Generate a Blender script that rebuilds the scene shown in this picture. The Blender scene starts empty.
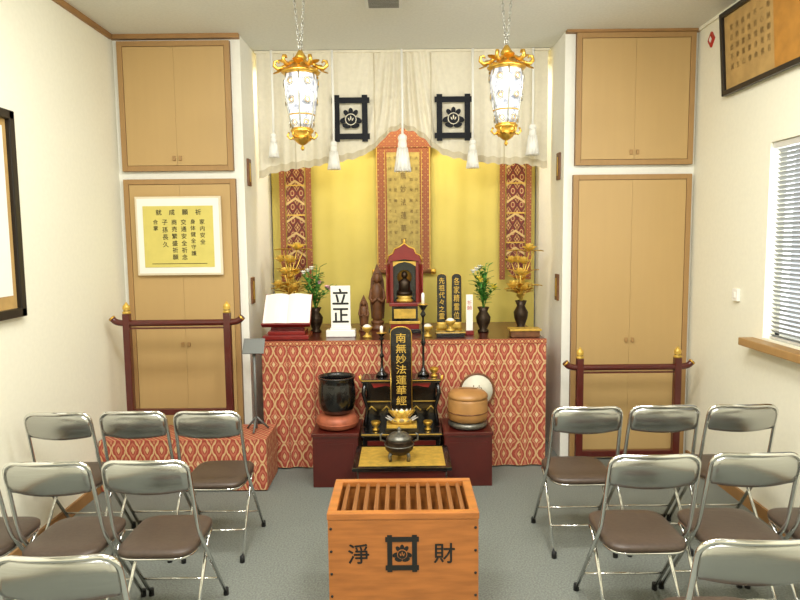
import bpy, bmesh, math, random
from mathutils import Vector, Matrix
random.seed(7)
S = bpy.context.scene
COL = S.collection
pi = math.pi

# ---------------------------------------------------------------- materials
def lin(h):
    h = h.lstrip('#')
    o = []
    for i in (0, 2, 4):
        c = int(h[i:i+2], 16) / 255
        o.append(c / 12.92 if c <= .04045 else ((c + .055) / 1.055) ** 2.4)
    return (*o, 1)

def mat(name, hexc, rough=.5, metal=0., var=.06, scale=6., stretch=(1, 1, 1), bump=0., emit=None, es=0., coat=0., hex2=None, trans=0.):
    m = bpy.data.materials.new(name); m.use_nodes = True
    nt = m.node_tree; N = nt.nodes; L = nt.links
    b = N['Principled BSDF']
    tc = N.new('ShaderNodeTexCoord'); mp = N.new('ShaderNodeMapping'); mp.inputs['Scale'].default_value = stretch
    no = N.new('ShaderNodeTexNoise'); no.inputs['Scale'].default_value = scale; no.inputs['Detail'].default_value = 4
    cr = N.new('ShaderNodeValToRGB')
    c = lin(hexc)
    c2 = lin(hex2) if hex2 else tuple(min(1, x * (1 + var)) for x in c[:3]) + (1,)
    c1 = c if hex2 else tuple(x * (1 - var) for x in c[:3]) + (1,)
    cr.color_ramp.elements[0].color = c1; cr.color_ramp.elements[0].position = .35
    cr.color_ramp.elements[1].color = c2; cr.color_ramp.elements[1].position = .65
    L.new(tc.outputs['Object'], mp.inputs[0]); L.new(mp.outputs[0], no.inputs['Vector'])
    L.new(no.outputs['Fac'], cr.inputs[0]); L.new(cr.outputs[0], b.inputs['Base Color'])
    b.inputs['Roughness'].default_value = rough; b.inputs['Metallic'].default_value = metal
    b.inputs['Coat Weight'].default_value = coat
    if trans: b.inputs['Transmission Weight'].default_value = trans
    if emit:
        b.inputs['Emission Strength'].default_value = es
        L.new(cr.outputs[0], b.inputs['Emission Color']) if emit == 'self' else None
        if emit != 'self': b.inputs['Emission Color'].default_value = lin(emit)
    if bump:
        bp = N.new('ShaderNodeBump'); bp.inputs['Strength'].default_value = bump; bp.inputs['Distance'].default_value = .01
        L.new(no.outputs['Fac'], bp.inputs['Height']); L.new(bp.outputs[0], b.inputs['Normal'])
    return m

def brocade(name, ground, figs, su, sv, rough=.6, fine=.16):
    """woven diamond lattice; figs = [(pos,hex)...] constant ramp over lattice distance"""
    m = bpy.data.materials.new(name); m.use_nodes = True
    nt = m.node_tree; N = nt.nodes; L = nt.links; b = N['Principled BSDF']
    tc = N.new('ShaderNodeTexCoord'); sp = N.new('ShaderNodeSeparateXYZ'); L.new(tc.outputs['Object'], sp.inputs[0])
    def ma(op, a, c, v=None):
        n = N.new('ShaderNodeMath'); n.operation = op
        for i, q in enumerate((a, c)):
            if isinstance(q, (int, float)): n.inputs[i].default_value = q
            elif q is not None: L.new(q, n.inputs[i])
        return n.outputs[0]
    xy = ma('ADD', sp.outputs[0], sp.outputs[1])
    u = ma('PINGPONG', ma('MULTIPLY', xy, su), .5); v = ma('PINGPONG', ma('MULTIPLY', sp.outputs[2], sv), .5)
    d = ma('ADD', u, v)
    u2 = ma('PINGPONG', ma('MULTIPLY', xy, su * 4), .5); v2 = ma('PINGPONG', ma('MULTIPLY', sp.outputs[2], sv * 4), .5)
    d = ma('ADD', d, ma('MULTIPLY', ma('SUBTRACT', ma('ADD', u2, v2), .5), fine))
    cr = N.new('ShaderNodeValToRGB'); cr.color_ramp.interpolation = 'CONSTANT'
    els = cr.color_ramp.elements
    els[0].color = lin(ground); els[0].position = 0
    els[1].color = lin(figs[0][1]); els[1].position = figs[0][0]
    for p, h in figs[1:]:
        e = els.new(p); e.color = lin(h)
    L.new(d, cr.inputs[0]); L.new(cr.outputs[0], b.inputs['Base Color']); b.inputs['Roughness'].default_value = rough
    return m

M_wall = mat('wall_paint', '#efecd8', .8, var=.015, scale=40, bump=.03)
M_pil = mat('alcove_paint', '#efede2', .8, var=.015, scale=40)
M_ceil = mat('ceiling_paint', '#e2e2da', .9, var=.03, scale=60)
M_carpet = mat('carpet', '#797d75', .95, var=.22, scale=120, bump=.6)
M_tan = mat('cabinet_laminate', '#bd9c66', .5, var=.01, scale=3, stretch=(8, 8, .6))
M_tanf = mat('cabinet_frame_wood', '#a68150', .5, var=.04, scale=4, stretch=(6, 6, .6))
M_trim = mat('trim_wood', '#9c7444', .5, var=.1, scale=8)
M_gap = mat('dark_gap', '#7a5a34', .8)
M_white = mat('white_paper', '#f2f0e6', .7, var=.02)
M_cloth = mat('cream_cloth', '#eae2cc', .9, var=.03, scale=30, bump=.06)
M_cloth2 = mat('cloth_border', '#d3c7aa', .9, var=.04, scale=30)
M_banz = mat('banner_zigzag', '#c9ab72', .7, var=.08, scale=30)
M_cord = mat('white_cord', '#fdfbf4', .8, var=.02)
M_ink = mat('black_ink', '#14130f', .6)
M_ink2 = mat('soft_black_ink', '#2e2b22', .7)
M_inkbr = mat('faded_brown_ink', '#6e5830', .7)
M_inkblue = mat('indigo_dye', '#0d1019', .8)
M_black = mat('black_lacquer', '#0f0d0c', .22, var=.1, coat=.5)
M_red = mat('dark_red_lacquer', '#501812', .3, var=.12, scale=5, coat=.3)
M_red2 = mat('vermilion_lacquer', '#7c1a15', .35, var=.12, scale=9, coat=.2)
M_gold = mat('gilt_metal', '#e2b550', .3, .85, var=.15, scale=20)
M_goldb = mat('bright_gilt', '#efcd62', .3, .4, var=.12, scale=20)
M_goldp = mat('gold_leaf_paint', '#cfa94a', .4, .3, var=.15, scale=30)
M_gwall = mat('gold_backdrop', '#d2c060', .6, 0, var=.05, scale=3)
M_chrome = mat('chrome_tube', '#e2e2e0', .12, 1., var=.03)
M_plate = mat('steel_backrest', '#b6b6b3', .24, .97, var=.05, scale=60, stretch=(.1, 1, 6))
M_vinyl = mat('brown_vinyl', '#4a3c32', .42, var=.1, scale=60, bump=.08)
M_rub = mat('black_rubber', '#1c1c1c', .7)
M_box = mat('varnished_pine', '#a7662f', .35, var=.16, scale=5, stretch=(1.2, 6, 9), coat=.25)
M_boxd = mat('box_interior', '#38190c', .7, var=.1)
M_slat = mat('slat_wood', '#8c5c33', .4, var=.1, scale=8, stretch=(8, 1, 1))
M_broc = brocade('altar_brocade', '#d9c092', [(.10, '#b4604a'), (.20, '#c98c66'), (.27, '#a34534'), (.40, '#c79a6a'), (.46, '#d3b283'), (.54, '#a34534'), (.68, '#b96a50'), (.80, '#a04232'), (.86, '#cfa878'), (.94, '#dcc79c')], 11, 5.4, fine=.09)
M_ban = brocade('banner_brocade', '#bb9c66', [(.12, '#74241a'), (.28, '#b08a55'), (.38, '#5f1f16'), (.62, '#7f301f'), (.74, '#c0a06c'), (.84, '#70241b')], 14, 9)
M_scb = brocade('scroll_brocade', '#ad7d42', [(.15, '#874426'), (.4, '#9c6238'), (.55, '#803c26'), (.8, '#ac824a')], 22, 22)
M_scb2 = brocade('skirt_hem_brocade', '#d2a868', [(.15, '#9c4532'), (.4, '#c08654'), (.55, '#984232'), (.8, '#d2ac74')], 22, 22)
M_scroll = mat('scroll_silk', '#a8934e', .7, var=.15, scale=30)
M_copper = mat('copper_cushion', '#a65c40', .5, .2, var=.2, scale=20)
M_mok = mat('drum_wood', '#a97b46', .4, var=.12, scale=10)
M_brown = mat('carved_wood', '#6e4526', .5, var=.25, scale=25)
M_bronze = mat('dark_bronze', '#3a2c1e', .4, .6, var=.2, scale=25)
M_silver = mat('silver_metal', '#b9b9b0', .3, .9, var=.2, scale=40)
M_pewter = mat('dark_pewter', '#77756c', .4, .8, var=.25, scale=50)
M_yel = mat('yellow_paper', '#d3c468', .7, var=.04, scale=10)
M_mat2 = mat('mount_board', '#eeece2', .7, var=.02)
M_frame = mat('picture_frame_black', '#1d1814', .35)
M_bframe = mat('pale_wood_frame', '#e0d2b4', .5)
M_tanp = mat('aged_tan_paper', '#b8955a', .7, var=.1, scale=12)
M_tanp_lit = mat('tan_paper_orange_lit', '#b98236', .6, var=.12, scale=12)  # near half of the same tan panel, its different lighting put into the colour
M_leaf = mat('green_leaves', '#4f8f38', .5, var=.35, scale=30)
M_fly = mat('yellow_petals', '#e8d048', .6, var=.15, scale=30)
M_flp = mat('pink_petals', '#d9a6b4', .6, var=.15, scale=30)
M_flw = mat('white_petals', '#f3efe2', .6, var=.05)
M_glass = mat('painted_lantern_glass', '#ffffff', .3, scale=26, hex2='#7f8494', emit='self', es=.42)
M_alu = mat('window_aluminium', '#dcdedc', .4, .4)
M_slatb = mat('blind_slat', '#9a9c9a', .5, .2, var=.05)
M_grey = mat('grey_painted_metal', '#6e706c', .45, .3)
M_sw = mat('switch_plastic', '#f2f0e8', .4)
M_ceram = mat('white_ceramic', '#f0eee8', .2, var=.02)
M_disc = mat('drum_skin', '#dcd7c2', .6, var=.08, scale=10)
M_vent = mat('vent_grey', '#7b7b76', .6)
M_redp = mat('red_plastic', '#b52a1c', .4)

# ---------------------------------------------------------------- mesh builder
_glyph = {}
def glyph(ch):
    k = ch
    if k in _glyph: return _glyph[k]
    cu = bpy.data.curves.new('t', 'FONT'); cu.body = ch; cu.size = 1; cu.align_x = 'CENTER'; cu.resolution_u = 2
    o = bpy.data.objects.new('t', cu); COL.objects.link(o)
    dg = bpy.context.evaluated_depsgraph_get(); dg.update()
    me = o.evaluated_get(dg).to_mesh()
    vs = [tuple(v.co) for v in me.vertices]; fs = [tuple(p.vertices) for p in me.polygons]
    if vs:
        mx = [min(v[i] for v in vs) for i in (0, 1)]; Mx = [max(v[i] for v in vs) for i in (0, 1)]
        cx, cy = (mx[0] + Mx[0]) / 2, (mx[1] + Mx[1]) / 2
        vs = [(v[0] - cx, v[1] - cy, 0) for v in vs]
    o.evaluated_get(dg).to_mesh_clear()
    bpy.data.objects.remove(o); bpy.data.curves.remove(cu)
    _glyph[k] = (vs, fs); return _glyph[k]

class B:
    def __init__(s): s.v = []; s.f = []; s.m = []; s.s = []; s.mats = []
    def add(s, vs, fs, mt, smooth=False, M=None):
        o = len(s.v)
        if mt not in s.mats: s.mats.append(mt)
        i = s.mats.index(mt)
        for v in vs:
            v = Vector(v)
            s.v.append(tuple(M @ v) if M is not None else tuple(v))
        for f in fs:
            s.f.append(tuple(o + k for k in f)); s.m.append(i); s.s.append(smooth)
        return s
    def box(s, x0, x1, y0, y1, z0, z1, mt, bev=0, M=None):
        vs = [(x, y, z) for x in (x0, x1) for y in (y0, y1) for z in (z0, z1)]
        fs = [(0, 1, 3, 2), (4, 6, 7, 5), (0, 4, 5, 1), (2, 3, 7, 6), (0, 2, 6, 4), (1, 5, 7, 3)]
        if bev:
            bm = bmesh.new(); V = [bm.verts.new(v) for v in vs]
            for f in fs: bm.faces.new([V[k] for k in f])
            bmesh.ops.bevel(bm, geom=bm.edges[:], offset=bev, segments=2, affect='EDGES', profile=.6)
            bm.verts.index_update()
            vs = [tuple(v.co) for v in bm.verts]; fs = [tuple(v.index for v in f.verts) for f in bm.faces]; bm.free()
        return s.add(vs, fs, mt, False, M)
    def lathe(s, prof, mt, c=(0, 0, 0), seg=24, smooth=True, sx=1, sy=1, rot=0, M=None):
        vs = []; fs = []
        n = len(prof)
        for r, z in prof:
            r = max(r, .0003)
            for k in range(seg):
                a = rot + 2 * pi * k / seg
                vs.append((c[0] + r * sx * math.cos(a), c[1] + r * sy * math.sin(a), c[2] + z))
        for i in range(n - 1):
            for k in range(seg):
                k2 = (k + 1) % seg
                fs.append((i * seg + k, i * seg + k2, (i + 1) * seg + k2, (i + 1) * seg + k))
        fs.append(tuple(range(seg))); fs.append(tuple((n - 1) * seg + k for k in reversed(range(seg))))
        return s.add(vs, fs, mt, smooth, M)
    def ball(s, c, r, mt, sx=1, sy=1, sz=1, seg=16, n=8, M=None):
        return s.lathe([(r * math.sin(pi * i / n), -r * sz * math.cos(pi * i / n)) for i in range(n + 1)], mt, c, seg, True, sx, sy, M=M)
    def tube(s, pts, r, mt, seg=8, closed=False, M=None):
        P = [Vector(p) for p in pts]; n = len(P)
        R = r if isinstance(r, (list, tuple)) else [r] * n
        vs = []; fs = []; ref = None
        for i, p in enumerate(P):
            if closed: t = P[(i + 1) % n] - P[i - 1]
            else: t = P[min(i + 1, n - 1)] - P[max(i - 1, 0)]
            t.normalize()
            if ref is None: ref = Vector((0, 0, 1)) if abs(t.z) < .9 else Vector((1, 0, 0))
            a = ref - t * ref.dot(t)
            if a.length < 1e-4: a = t.orthogonal()
            a.normalize(); ref = a; b = t.cross(a)
            for k in range(seg):
                q = 2 * pi * k / seg
                vs.append(p + (a * math.cos(q) + b * math.sin(q)) * R[i])
        for i in range(n if closed else n - 1):
            j = (i + 1) % n
            for k in range(seg):
                k2 = (k + 1) % seg
                fs.append((i * seg + k, i * seg + k2, j * seg + k2, j * seg + k))
        if not closed:
            fs.append(tuple(reversed(range(seg)))); fs.append(tuple((n - 1) * seg + k for k in range(seg)))
        return s.add(vs, fs, mt, True, M)
    def prism(s, pts, y0, y1, mt, M=None):
        n = len(pts)
        vs = [(x, y0, z) for x, z in pts] + [(x, y1, z) for x, z in pts]
        fs = [tuple(range(n)), tuple(reversed(range(n, 2 * n)))] + [(i, (i + 1) % n, n + (i + 1) % n, n + i) for i in range(n)]
        return s.add(vs, fs, mt, False, M)
    def leaf(s, p, d, up, ln, w, mt, bend=.25, M=None):
        p = Vector(p); d = Vector(d).normalized(); up = Vector(up); sd = d.cross(up)
        if sd.length < 1e-3: sd = d.orthogonal()
        sd.normalize(); nn = sd.cross(d)
        vs = []; fs = []
        prof = [(0, .12), (.3, .85), (.6, 1), (.85, .6), (1, .03)]
        for t, k in prof:
            c = p + d * ln * t + nn * (bend * ln * t * t)
            vs += [c - sd * w * k * .5 + nn * w * .12, c, c + sd * w * k * .5 + nn * w * .12]
        for i in range(len(prof) - 1):
            a = i * 3
            fs += [(a, a + 1, a + 4, a + 3), (a + 1, a + 2, a + 5, a + 4)]
        return s.add(vs, fs, mt, True, M)
    def ch(s, c, x, y, z, size, mt, bold=0, sx=1):
        vs, fs = glyph(c)
        for k, (dx, dz) in enumerate(((-bold, 0), (bold, 0), (0, bold), (0, -bold)) if bold else ((0, 0),)):
            s.add([(x + (v[0] + dx) * size * sx, y - k * .0002, z + (v[1] + dz) * size) for v in vs], fs, mt)
        return s
    def vtext(s, txt, x, y, ztop, size, mt, bold=0, step=1.08, sx=1):
        for i, c in enumerate(txt):
            s.ch(c, x, y, ztop - size * (.5 + i * step), size, mt, bold, sx)
        return s
    def done(s, name, parent=None, loc=(0, 0, 0), rotz=0, label=None, cat=None, group=None, kind=None):
        me = bpy.data.meshes.new(name); me.from_pydata(s.v, [], s.f)
        for m in s.mats: me.materials.append(m)
        me.polygons.foreach_set('material_index', s.m); me.polygons.foreach_set('use_smooth', s.s)
        bm = bmesh.new(); bm.from_mesh(me); bmesh.ops.recalc_face_normals(bm, faces=bm.faces[:]); bm.to_mesh(me); bm.free()
        me.update()
        o = bpy.data.objects.new(name, me); COL.objects.link(o)
        o.location = loc; o.rotation_euler = (0, 0, rotz)
        if parent: o.parent = parent
        tag(o, label, cat, group, kind); return o

def tag(o, label=None, cat=None, group=None, kind=None):
    if label: o['label'] = label
    if cat: o['category'] = cat
    if group: o['group'] = group
    if kind: o['kind'] = kind

def root(name, label, cat, loc, rotz=0, group=None):
    o = bpy.data.objects.new(name, None); o.empty_display_size = .05; COL.objects.link(o)
    o.location = loc; o.rotation_euler = (0, 0, rotz); tag(o, label, cat, group); return o

def dup(src, loc, rotz=None, label=None, sx=None):
    n = src.copy(); COL.objects.link(n); n.location = loc
    if rotz is not None: n.rotation_euler = (0, 0, rotz)
    if sx: n.scale = (sx, 1, 1)
    if label: n['label'] = label
    def rec(a, b):
        for c in [x for x in bpy.data.objects if x.parent == a]:
            d = c.copy(); COL.objects.link(d); d.parent = b; rec(c, d)
    rec(src, n); return n

def fillet(pts, rad, n=5):
    P = [Vector(p) for p in pts]; out = [P[0]]
    for i in range(1, len(P) - 1):
        a, b, c = P[i - 1], P[i], P[i + 1]
        r = min(rad, (a - b).length * .45, (c - b).length * .45)
        p0 = b + (a - b).normalized() * r; p1 = b + (c - b).normalized() * r
        for k in range(n + 1):
            t = k / n
            out.append(p0 * (1 - t) ** 2 + b * 2 * t * (1 - t) + p1 * t * t)
    out.append(P[-1]); return out

# ---------------------------------------------------------------- room shell
XL, XR, YB, ZC = -1.95, 2.03, 4.5, 2.985
AL, AR, AB = -1.085, 1.13, 5.45
YF = -1.3
B().box(XL - .1, XR + .12, YF - .1, AB + .1, -.1, 0, M_carpet).done('floor', kind='structure')
B().box(XL - .1, XR + .12, YF - .1, AB + .1, ZC, ZC + .1, M_ceil).done('ceiling', kind='structure')
B().box(XL - .1, XL, YF - .1, YB, 0, ZC, M_wall).done('wall_left', kind='structure')
WY0, WY1, WZ0, WZ1 = 2.25, 3.57, 1.02, 2.10
b = B()
b.box(XR, XR + .12, YF - .1, WY0, 0, ZC, M_wall).box(XR, XR + .12, WY1, YB, 0, ZC, M_wall)
b.box(XR, XR + .12, WY0, WY1, 0, WZ0, M_wall).box(XR, XR + .12, WY0, WY1, WZ1, ZC, M_wall).done('wall_right', kind='structure')
B().box(XL, XR, YF - .1, YF, 0, ZC, M_wall).done('wall_front', kind='structure')
B().box(XL - .1, AL, YB, YB + .08, 0, ZC, M_pil).box(AR, XR + .12, YB, YB + .08, 0, ZC, M_pil).done('wall_back', kind='structure')
B().box(AL - .08, AL, YB + .08, AB, 0, ZC, M_pil).done('wall_alcove_left', kind='structure')
B().box(AR, AR + .08, YB + .08, AB, 0, ZC, M_pil).done('wall_alcove_right', kind='structure')
B().box(AL - .08, AR + .08, AB, AB + .1, 0, ZC, M_pil).done('wall_alcove_back', kind='structure')
B().box(XL, XL + .018, YF, YB - .05, ZC - .035, ZC, M_trim).done('trim_1', kind='structure')
B().box(XR - .018, XR, YF, YB - .05, ZC - .02, ZC, M_wall).done('trim_2', kind='structure')
B().box(XL + .001, AL, YB - .044, YB - .001, ZC - .03, ZC, M_trim).done('trim_4', kind='structure')
B().box(AR, XR - .001, YB - .044, YB - .001, ZC - .018, ZC, M_trim).done('trim_5', kind='structure')
B().box(XL, XL + .015, YF, YB - .05, 0, .07, M_trim).done('baseboard_left', kind='structure')
B().box(XR - .015, XR, YF, YB - .05, 0, .07, M_trim).done('baseboard_right', kind='structure')

# window
w = root('window_1', None, None, (XR, (WY0 + WY1) / 2, WZ0)); w['kind'] = 'structure'
hw = (WY1 - WY0) / 2; hh = WZ1 - WZ0
b = B()
for y0, y1, z0, z1 in ((-hw, -hw + .04, 0, hh), (hw - .04, hw, 0, hh), (-hw, hw, 0, .04), (-hw, hw, hh - .04, hh), (-.02, .02, 0, hh)):
    b.box(.07, .115, y0, y1, z0, z1, M_alu)
b.done('window_frame', w)['kind'] = 'structure'
b = B().box(.012, .05, -hw + .006, hw - .006, hh - .035, hh - .003, M_alu)
n = 42
for i in range(n):
    z = .02 + (hh - .07) * i / (n - 1)
    M = Matrix.Translation((.03, 0, z)) @ Matrix.Rotation(math.radians(42), 4, 'Y')
    b.box(-.0125, .0125, -hw + .01, hw - .035, -.0008, .0008, M_slatb, M=M)
b.box(.018, .042, -hw + .01, hw - .035, .004, .016, M_alu)
o = b.done('window_blind', w); o['kind'] = 'structure'
B().box(XR - .09, XR - .001, WY0 - .1, WY1 + .09, WZ0 - .055, WZ0 - .01, M_tanf, .006).done('trim_3', kind='structure')

# ---------------------------------------------------------------- cabinets
def cabinet(x0, x1, z0, z1, knob_z, upper, label, name='wall_cabinet'):
    cx = (x0 + x1) / 2; W = (x1 - x0) / 2; H = z1 - z0
    r = root(name, label, 'cabinet', (cx, YB - .04, z0))
    fr = .035
    b = B()
    b.box(-W, W, .018, .0395, 0, H, M_gap)
    b.box(-W, -W + fr, 0, .018, 0, H, M_tanf, .002).box(W - fr, W, 0, .018, 0, H, M_tanf, .002)
    b.box(-W + fr, W - fr, 0, .018, 0, fr * (1 if upper else 1.6), M_tanf, .002).box(-W + fr, W - fr, 0, .018, H - fr, H, M_tanf, .002)
    b.done('cabinet_body', r)
    zb = fr * (1 if upper else 1.6)
    for sgn in (-1, 1):
        d = B().box(min(sgn * .0006, sgn * (W - fr - .003)), max(sgn * .0006, sgn * (W - fr - .003)), .004, .017, zb + .003, H - fr - .003, M_tan, .0006).done('door', r)
        B().box(sgn * .022 - .01, sgn * .022 + .01, -.008, .004, knob_z - z0 - .016, knob_z - z0 + .016, M_tanf, .003).done('knob', d)
cabinet(-1.91, -1.15, 2.075, 2.94, 2.16, True, 'upper built-in tan laminate cabinet above the framed text')
cabinet(-1.91, -1.14, .02, 2.02, .87, False, 'tall built-in tan laminate cupboard behind rack and framed text')
cabinet(1.2, 2.005, 2.085, 2.965, 2.17, True, 'upper built-in tan laminate cabinet near the window')
cabinet(1.19, 2.005, .02, 2.02, .87, False, 'tall built-in tan laminate cupboard behind low red rack')

# ---------------------------------------------------------------- framed things
r = root('framed_calligraphy', 'white-mounted yellow paper with black vertical calligraphy hung on cupboard door', 'framed picture', (-1.53, YB - .072, 1.36))
B().box(-.295, .295, 0, .018, 0, .54, M_bframe, .004).done('picture_frame', r)
B().box(-.28, .28, -.003, 0, .014, .526, M_mat2).done('mount', r)
b = B().box(-.24, .24, -.006, -.003, .055, .475, M_yel)
for i, c in enumerate('祈願成就'):
    b.ch(c, .14 - i * .09, -.0075, .432, .042, M_ink2, .01)
for i, (t, s0) in enumerate((('家内安全', .038), ('身体健全守護', .036), ('交通安全祈念', .04), ('商売繁盛祈願', .04), ('子孫長久', .042), ('合掌', .036))):
    b.vtext(t, .165 - i * .064, -.0075, .385, s0, M_ink2, .006, step=1.2)
b.box(-.19, .19, -.007, -.006, .078, .082, M_ink2)
b.done('paper', r)

r = root('framed_scroll', 'large black-framed white scroll on the plain wall', 'framed picture', (XL + .002, 2.87, 1.225), pi / 2)
b = B()
W, H = .38, 1.02
for x0, x1, z0, z1 in ((-W, -W + .045, 0, H), (W - .045, W, 0, H), (-W, W, 0, .045), (-W, W, H - .045, H)):
    b.box(x0, x1, -.035, 0, z0, z1, M_frame, .005)
b.done('picture_frame', r)
b = B().box(-W + .04, W - .04, -.012, -.001, .04, H - .04, M_tanp)
b.box(-W + .085, W - .075, -.014, -.012, .11, H - .08, M_white)
b.vtext('南無妙法', 0, -.0145, .86, .15, M_ink)
b.done('paper', r)

r = root('framed_tablet', 'long black-framed tan calligraphy panel leaning from top of wall', 'framed picture', (XR - .012, 3.42, 2.45), -pi / 2)
r.rotation_euler = (math.radians(4), 0, -pi / 2)
b = B(); W, H = .64, .49
for x0, x1, z0, z1 in ((-W, -W + .03, 0, H), (W - .03, W, 0, H), (-W, W, 0, .03), (-W, W, H - .03, H)):
    b.box(x0, x1, -.03, 0, z0, z1, M_frame, .004)
b.done('picture_frame', r)
b = B().box(-W + .03, -.1, -.012, -.002, .03, H - .03, M_tanp).box(-.1, W - .03, -.012, -.002, .03, H - .03, M_tanp_lit)
for i, t in enumerate(('奉納御芳名', '一心欲見佛', '不自惜身命', '時我及衆僧', '倶出霊鷲山', '我時語衆生', '常在此不滅')):
    b.vtext(t, -.145 - i * .064, -.0135, .40, .038, M_inkbr, step=1.5)
b.done('paper', r)

B().box(-.03, .03, -.02, 0, 0, .075, M_sw, .004).box(-.012, .012, -.026, -.02, .02, .055, M_white, .003).done('light_switch', loc=(XR - .001, 3.85, 1.2), rotz=-pi / 2, label='small white plastic light switch on cream wall', cat='light switch')
b = B().prism([(0, -.05), (.04, 0), (0, .05), (-.04, 0)], -.012, 0, M_redp).prism([(0, -.02), (.016, 0), (0, .02), (-.016, 0)], -.015, -.012, M_white)
b.done('wall_charm', loc=(XR - .001, 4.29, 2.86), rotz=-pi / 2, label='small red and white diamond charm high on wall', cat='charm')
b = B().box(-.11, .11, -.09, .09, -.014, 0, M_alu, .003)
for i in range(7): b.box(-.09, .09, -.075 + i * .022, -.061 + i * .022, -.016, -.013, M_vent)
b.done('ceiling_vent', loc=(-.09, 3.90, ZC - .001), label='small rectangular white ceiling vent with grey louvres', cat='vent')

pl = B().box(-.04, .04, -.015, 0, 0, .19, M_brown, .004).box(-.012, .012, -.017, -.015, .03, .16, M_goldp).done('wooden_plaque', loc=(AL, 4.62, 1.98), rotz=pi / 2, label='small dark wooden plaque on the alcove side wall', cat='plaque', group='alcove plaques')
for l, rz in (((AL, 4.62, 1.14), pi / 2), ((AR, 4.62, 2.0), -pi / 2), ((AR, 4.62, 1.14), -pi / 2)):
    dup(pl, l, rz)

# ---------------------------------------------------------------- altar backdrop, scroll, banners
nx = 120
vs = []; fs = []
for i in range(nx + 1):
    x = AL + .01 + (AR - AL - .02) * i / nx
    y = 5.40 + .008 * math.sin(x * 13) + .004 * math.sin(x * 37)
    vs += [(x, y, .002), (x, y, 2.9)]
for i in range(nx): fs.append((2 * i, 2 * i + 2, 2 * i + 3, 2 * i + 1))
B().add(vs, fs, M_gwall, True).done('backdrop_cloth', label='golden yellow cloth backdrop lining rear of the altar alcove', cat='backdrop')

r = root('hanging_scroll', 'tall mandala scroll with red-brown brocade border on gold backdrop', 'hanging scroll', (.02, 5.35, 1.32))
b = B().box(-.225, .225, 0, .008, 0, 1.3, M_scb)
b.prism([(-.30, 1.02), (.30, 1.02), (.225, 1.22), (-.225, 1.22)], -.004, .004, M_scb)
for s in (-1, 1): b.box(s * .15 - .002, s * .15 + .002, -.005, 0, .05, 1.0, M_goldp).box(s * .218 - .004, s * .218 + .004, -.005, 0, .0, 1.02, M_goldp)
b.done('brocade_mount', r)
b = B().box(-.135, .135, -.006, 0, .08, .98, M_scroll)
b.vtext('南無妙法蓮華經', 0, -.008, .93, .065, M_inkbr, step=1.65, sx=.8)
for sx_, t in ((-.11, '大持國天王不動明王'), (-.065, '釋迦牟尼佛上行安立'), (.065, '多寶如來無邊行淨行'), (.11, '大毘沙門天王愛染王')):
    b.vtext(t, sx_, -.008, .95, .03, M_inkbr, step=2.9)
b.done('inscription', r)
r2 = B().tube([(-.235, -.01, 0), (.235, -.01, 0)], .018, M_brown)
for s in (-1, 1): r2.lathe([(.022, -.02), (.022, .02)], M_gold, M=Matrix.Translation((s * .245, -.01, 0)) @ Matrix.Rotation(pi / 2, 4, 'Y'))
r2.done('roller', r)

def banner(loc):
    r = root('hanging_banner', 'ornate dark red and gold brocade temple banner before gold cloth', 'banner', loc, group='altar banners')
    B().prism([(-.14, 1.05), (.14, 1.05), (.1, 1.2), (-.1, 1.2)], -.01, 0, M_ban).box(-.15, .15, -.02, .005, 1.03, 1.055, M_gold).done('banner_head', r)
    b = B().box(-.075, .075, -.012, -.004, .1, 1.03, M_ban)
    for k in range(6):
        z = .2 + k * .14
        b.prism([(-.075, z), (0, z + .05), (.075, z), (.075, z + .02), (0, z + .07), (-.075, z + .02)], -.0145, -.011, M_banz)
    for s in (-1, 1):
        b.box(min(s * .085, s * .13), max(s * .085, s * .13), -.008, -.002, .0, 1.03, M_scb)
    for k in range(3): b.box(-.08, .08, -.016, -.004, .3 + k * .24, .31 + k * .24, M_goldp)
    b.prism([(-.075, .1), (.075, .1), (0, 0)], -.012, -.004, M_ban)
    b.done('banner_cloth', r)
    return r
bn = banner((-.86, 5.28, 1.25)); dup(bn, (.935, 5.28, 1.25))
# ---------------------------------------------------------------- curtain
def emblem(b, cx, cz, w, h, y, mt, base):
    t = w * .15
    X = w / 2; Z = h / 2
    for s in (-1, 1):
        b.box(cx + s * X * .74 - t / 2, cx + s * X * .74 + t / 2, y - .003, y, cz - Z, cz + Z, mt)
        b.box(cx - X, cx + X, y - .0035, y - .0005, cz + s * Z * .77 - t / 2, cz + s * Z * .77 + t / 2, mt)
    def disc(x, z, rx, rz, yy, m, a=0, n=18):
        pts = []
        for k in range(n):
            q = 2 * pi * k / n; px, pz = rx * math.cos(q), rz * math.sin(q)
            pts.append((x + px * math.cos(a) - pz * math.sin(a), z + px * math.sin(a) + pz * math.cos(a)))
        b.prism(pts, yy - .002, yy, m)
    R = w * .145
    c0 = cz - .02 * h
    for a in (-38, 0, 38):
        q = math.radians(a)
        disc(cx + math.sin(q) * R * 1.35, c0 + math.cos(q) * R * 1.45, R * .42, R * .62, y, mt, -q)
    for s in (-1, 1):
        disc(cx + s * R * 1.25, c0 - R * .15, R * .78, R * .5, y, mt, -s * .35)
        disc(cx + s * R * .8, c0 - R * 1.15, R * .8, R * .45, y, mt, s * .25)
    disc(cx, c0, R * 1.05, R * 1.05, y - .001, base); disc(cx, c0, R * .9, R * .9, y - .003, mt)
    disc(cx, c0 + R * .25, R * .12, R * .4, y - .005, base); disc(cx - R * .35, c0, R * .1, R * .3, y - .005, base, .4); disc(cx + R * .35, c0, R * .1, R * .3, y - .005, base, -.4)

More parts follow.
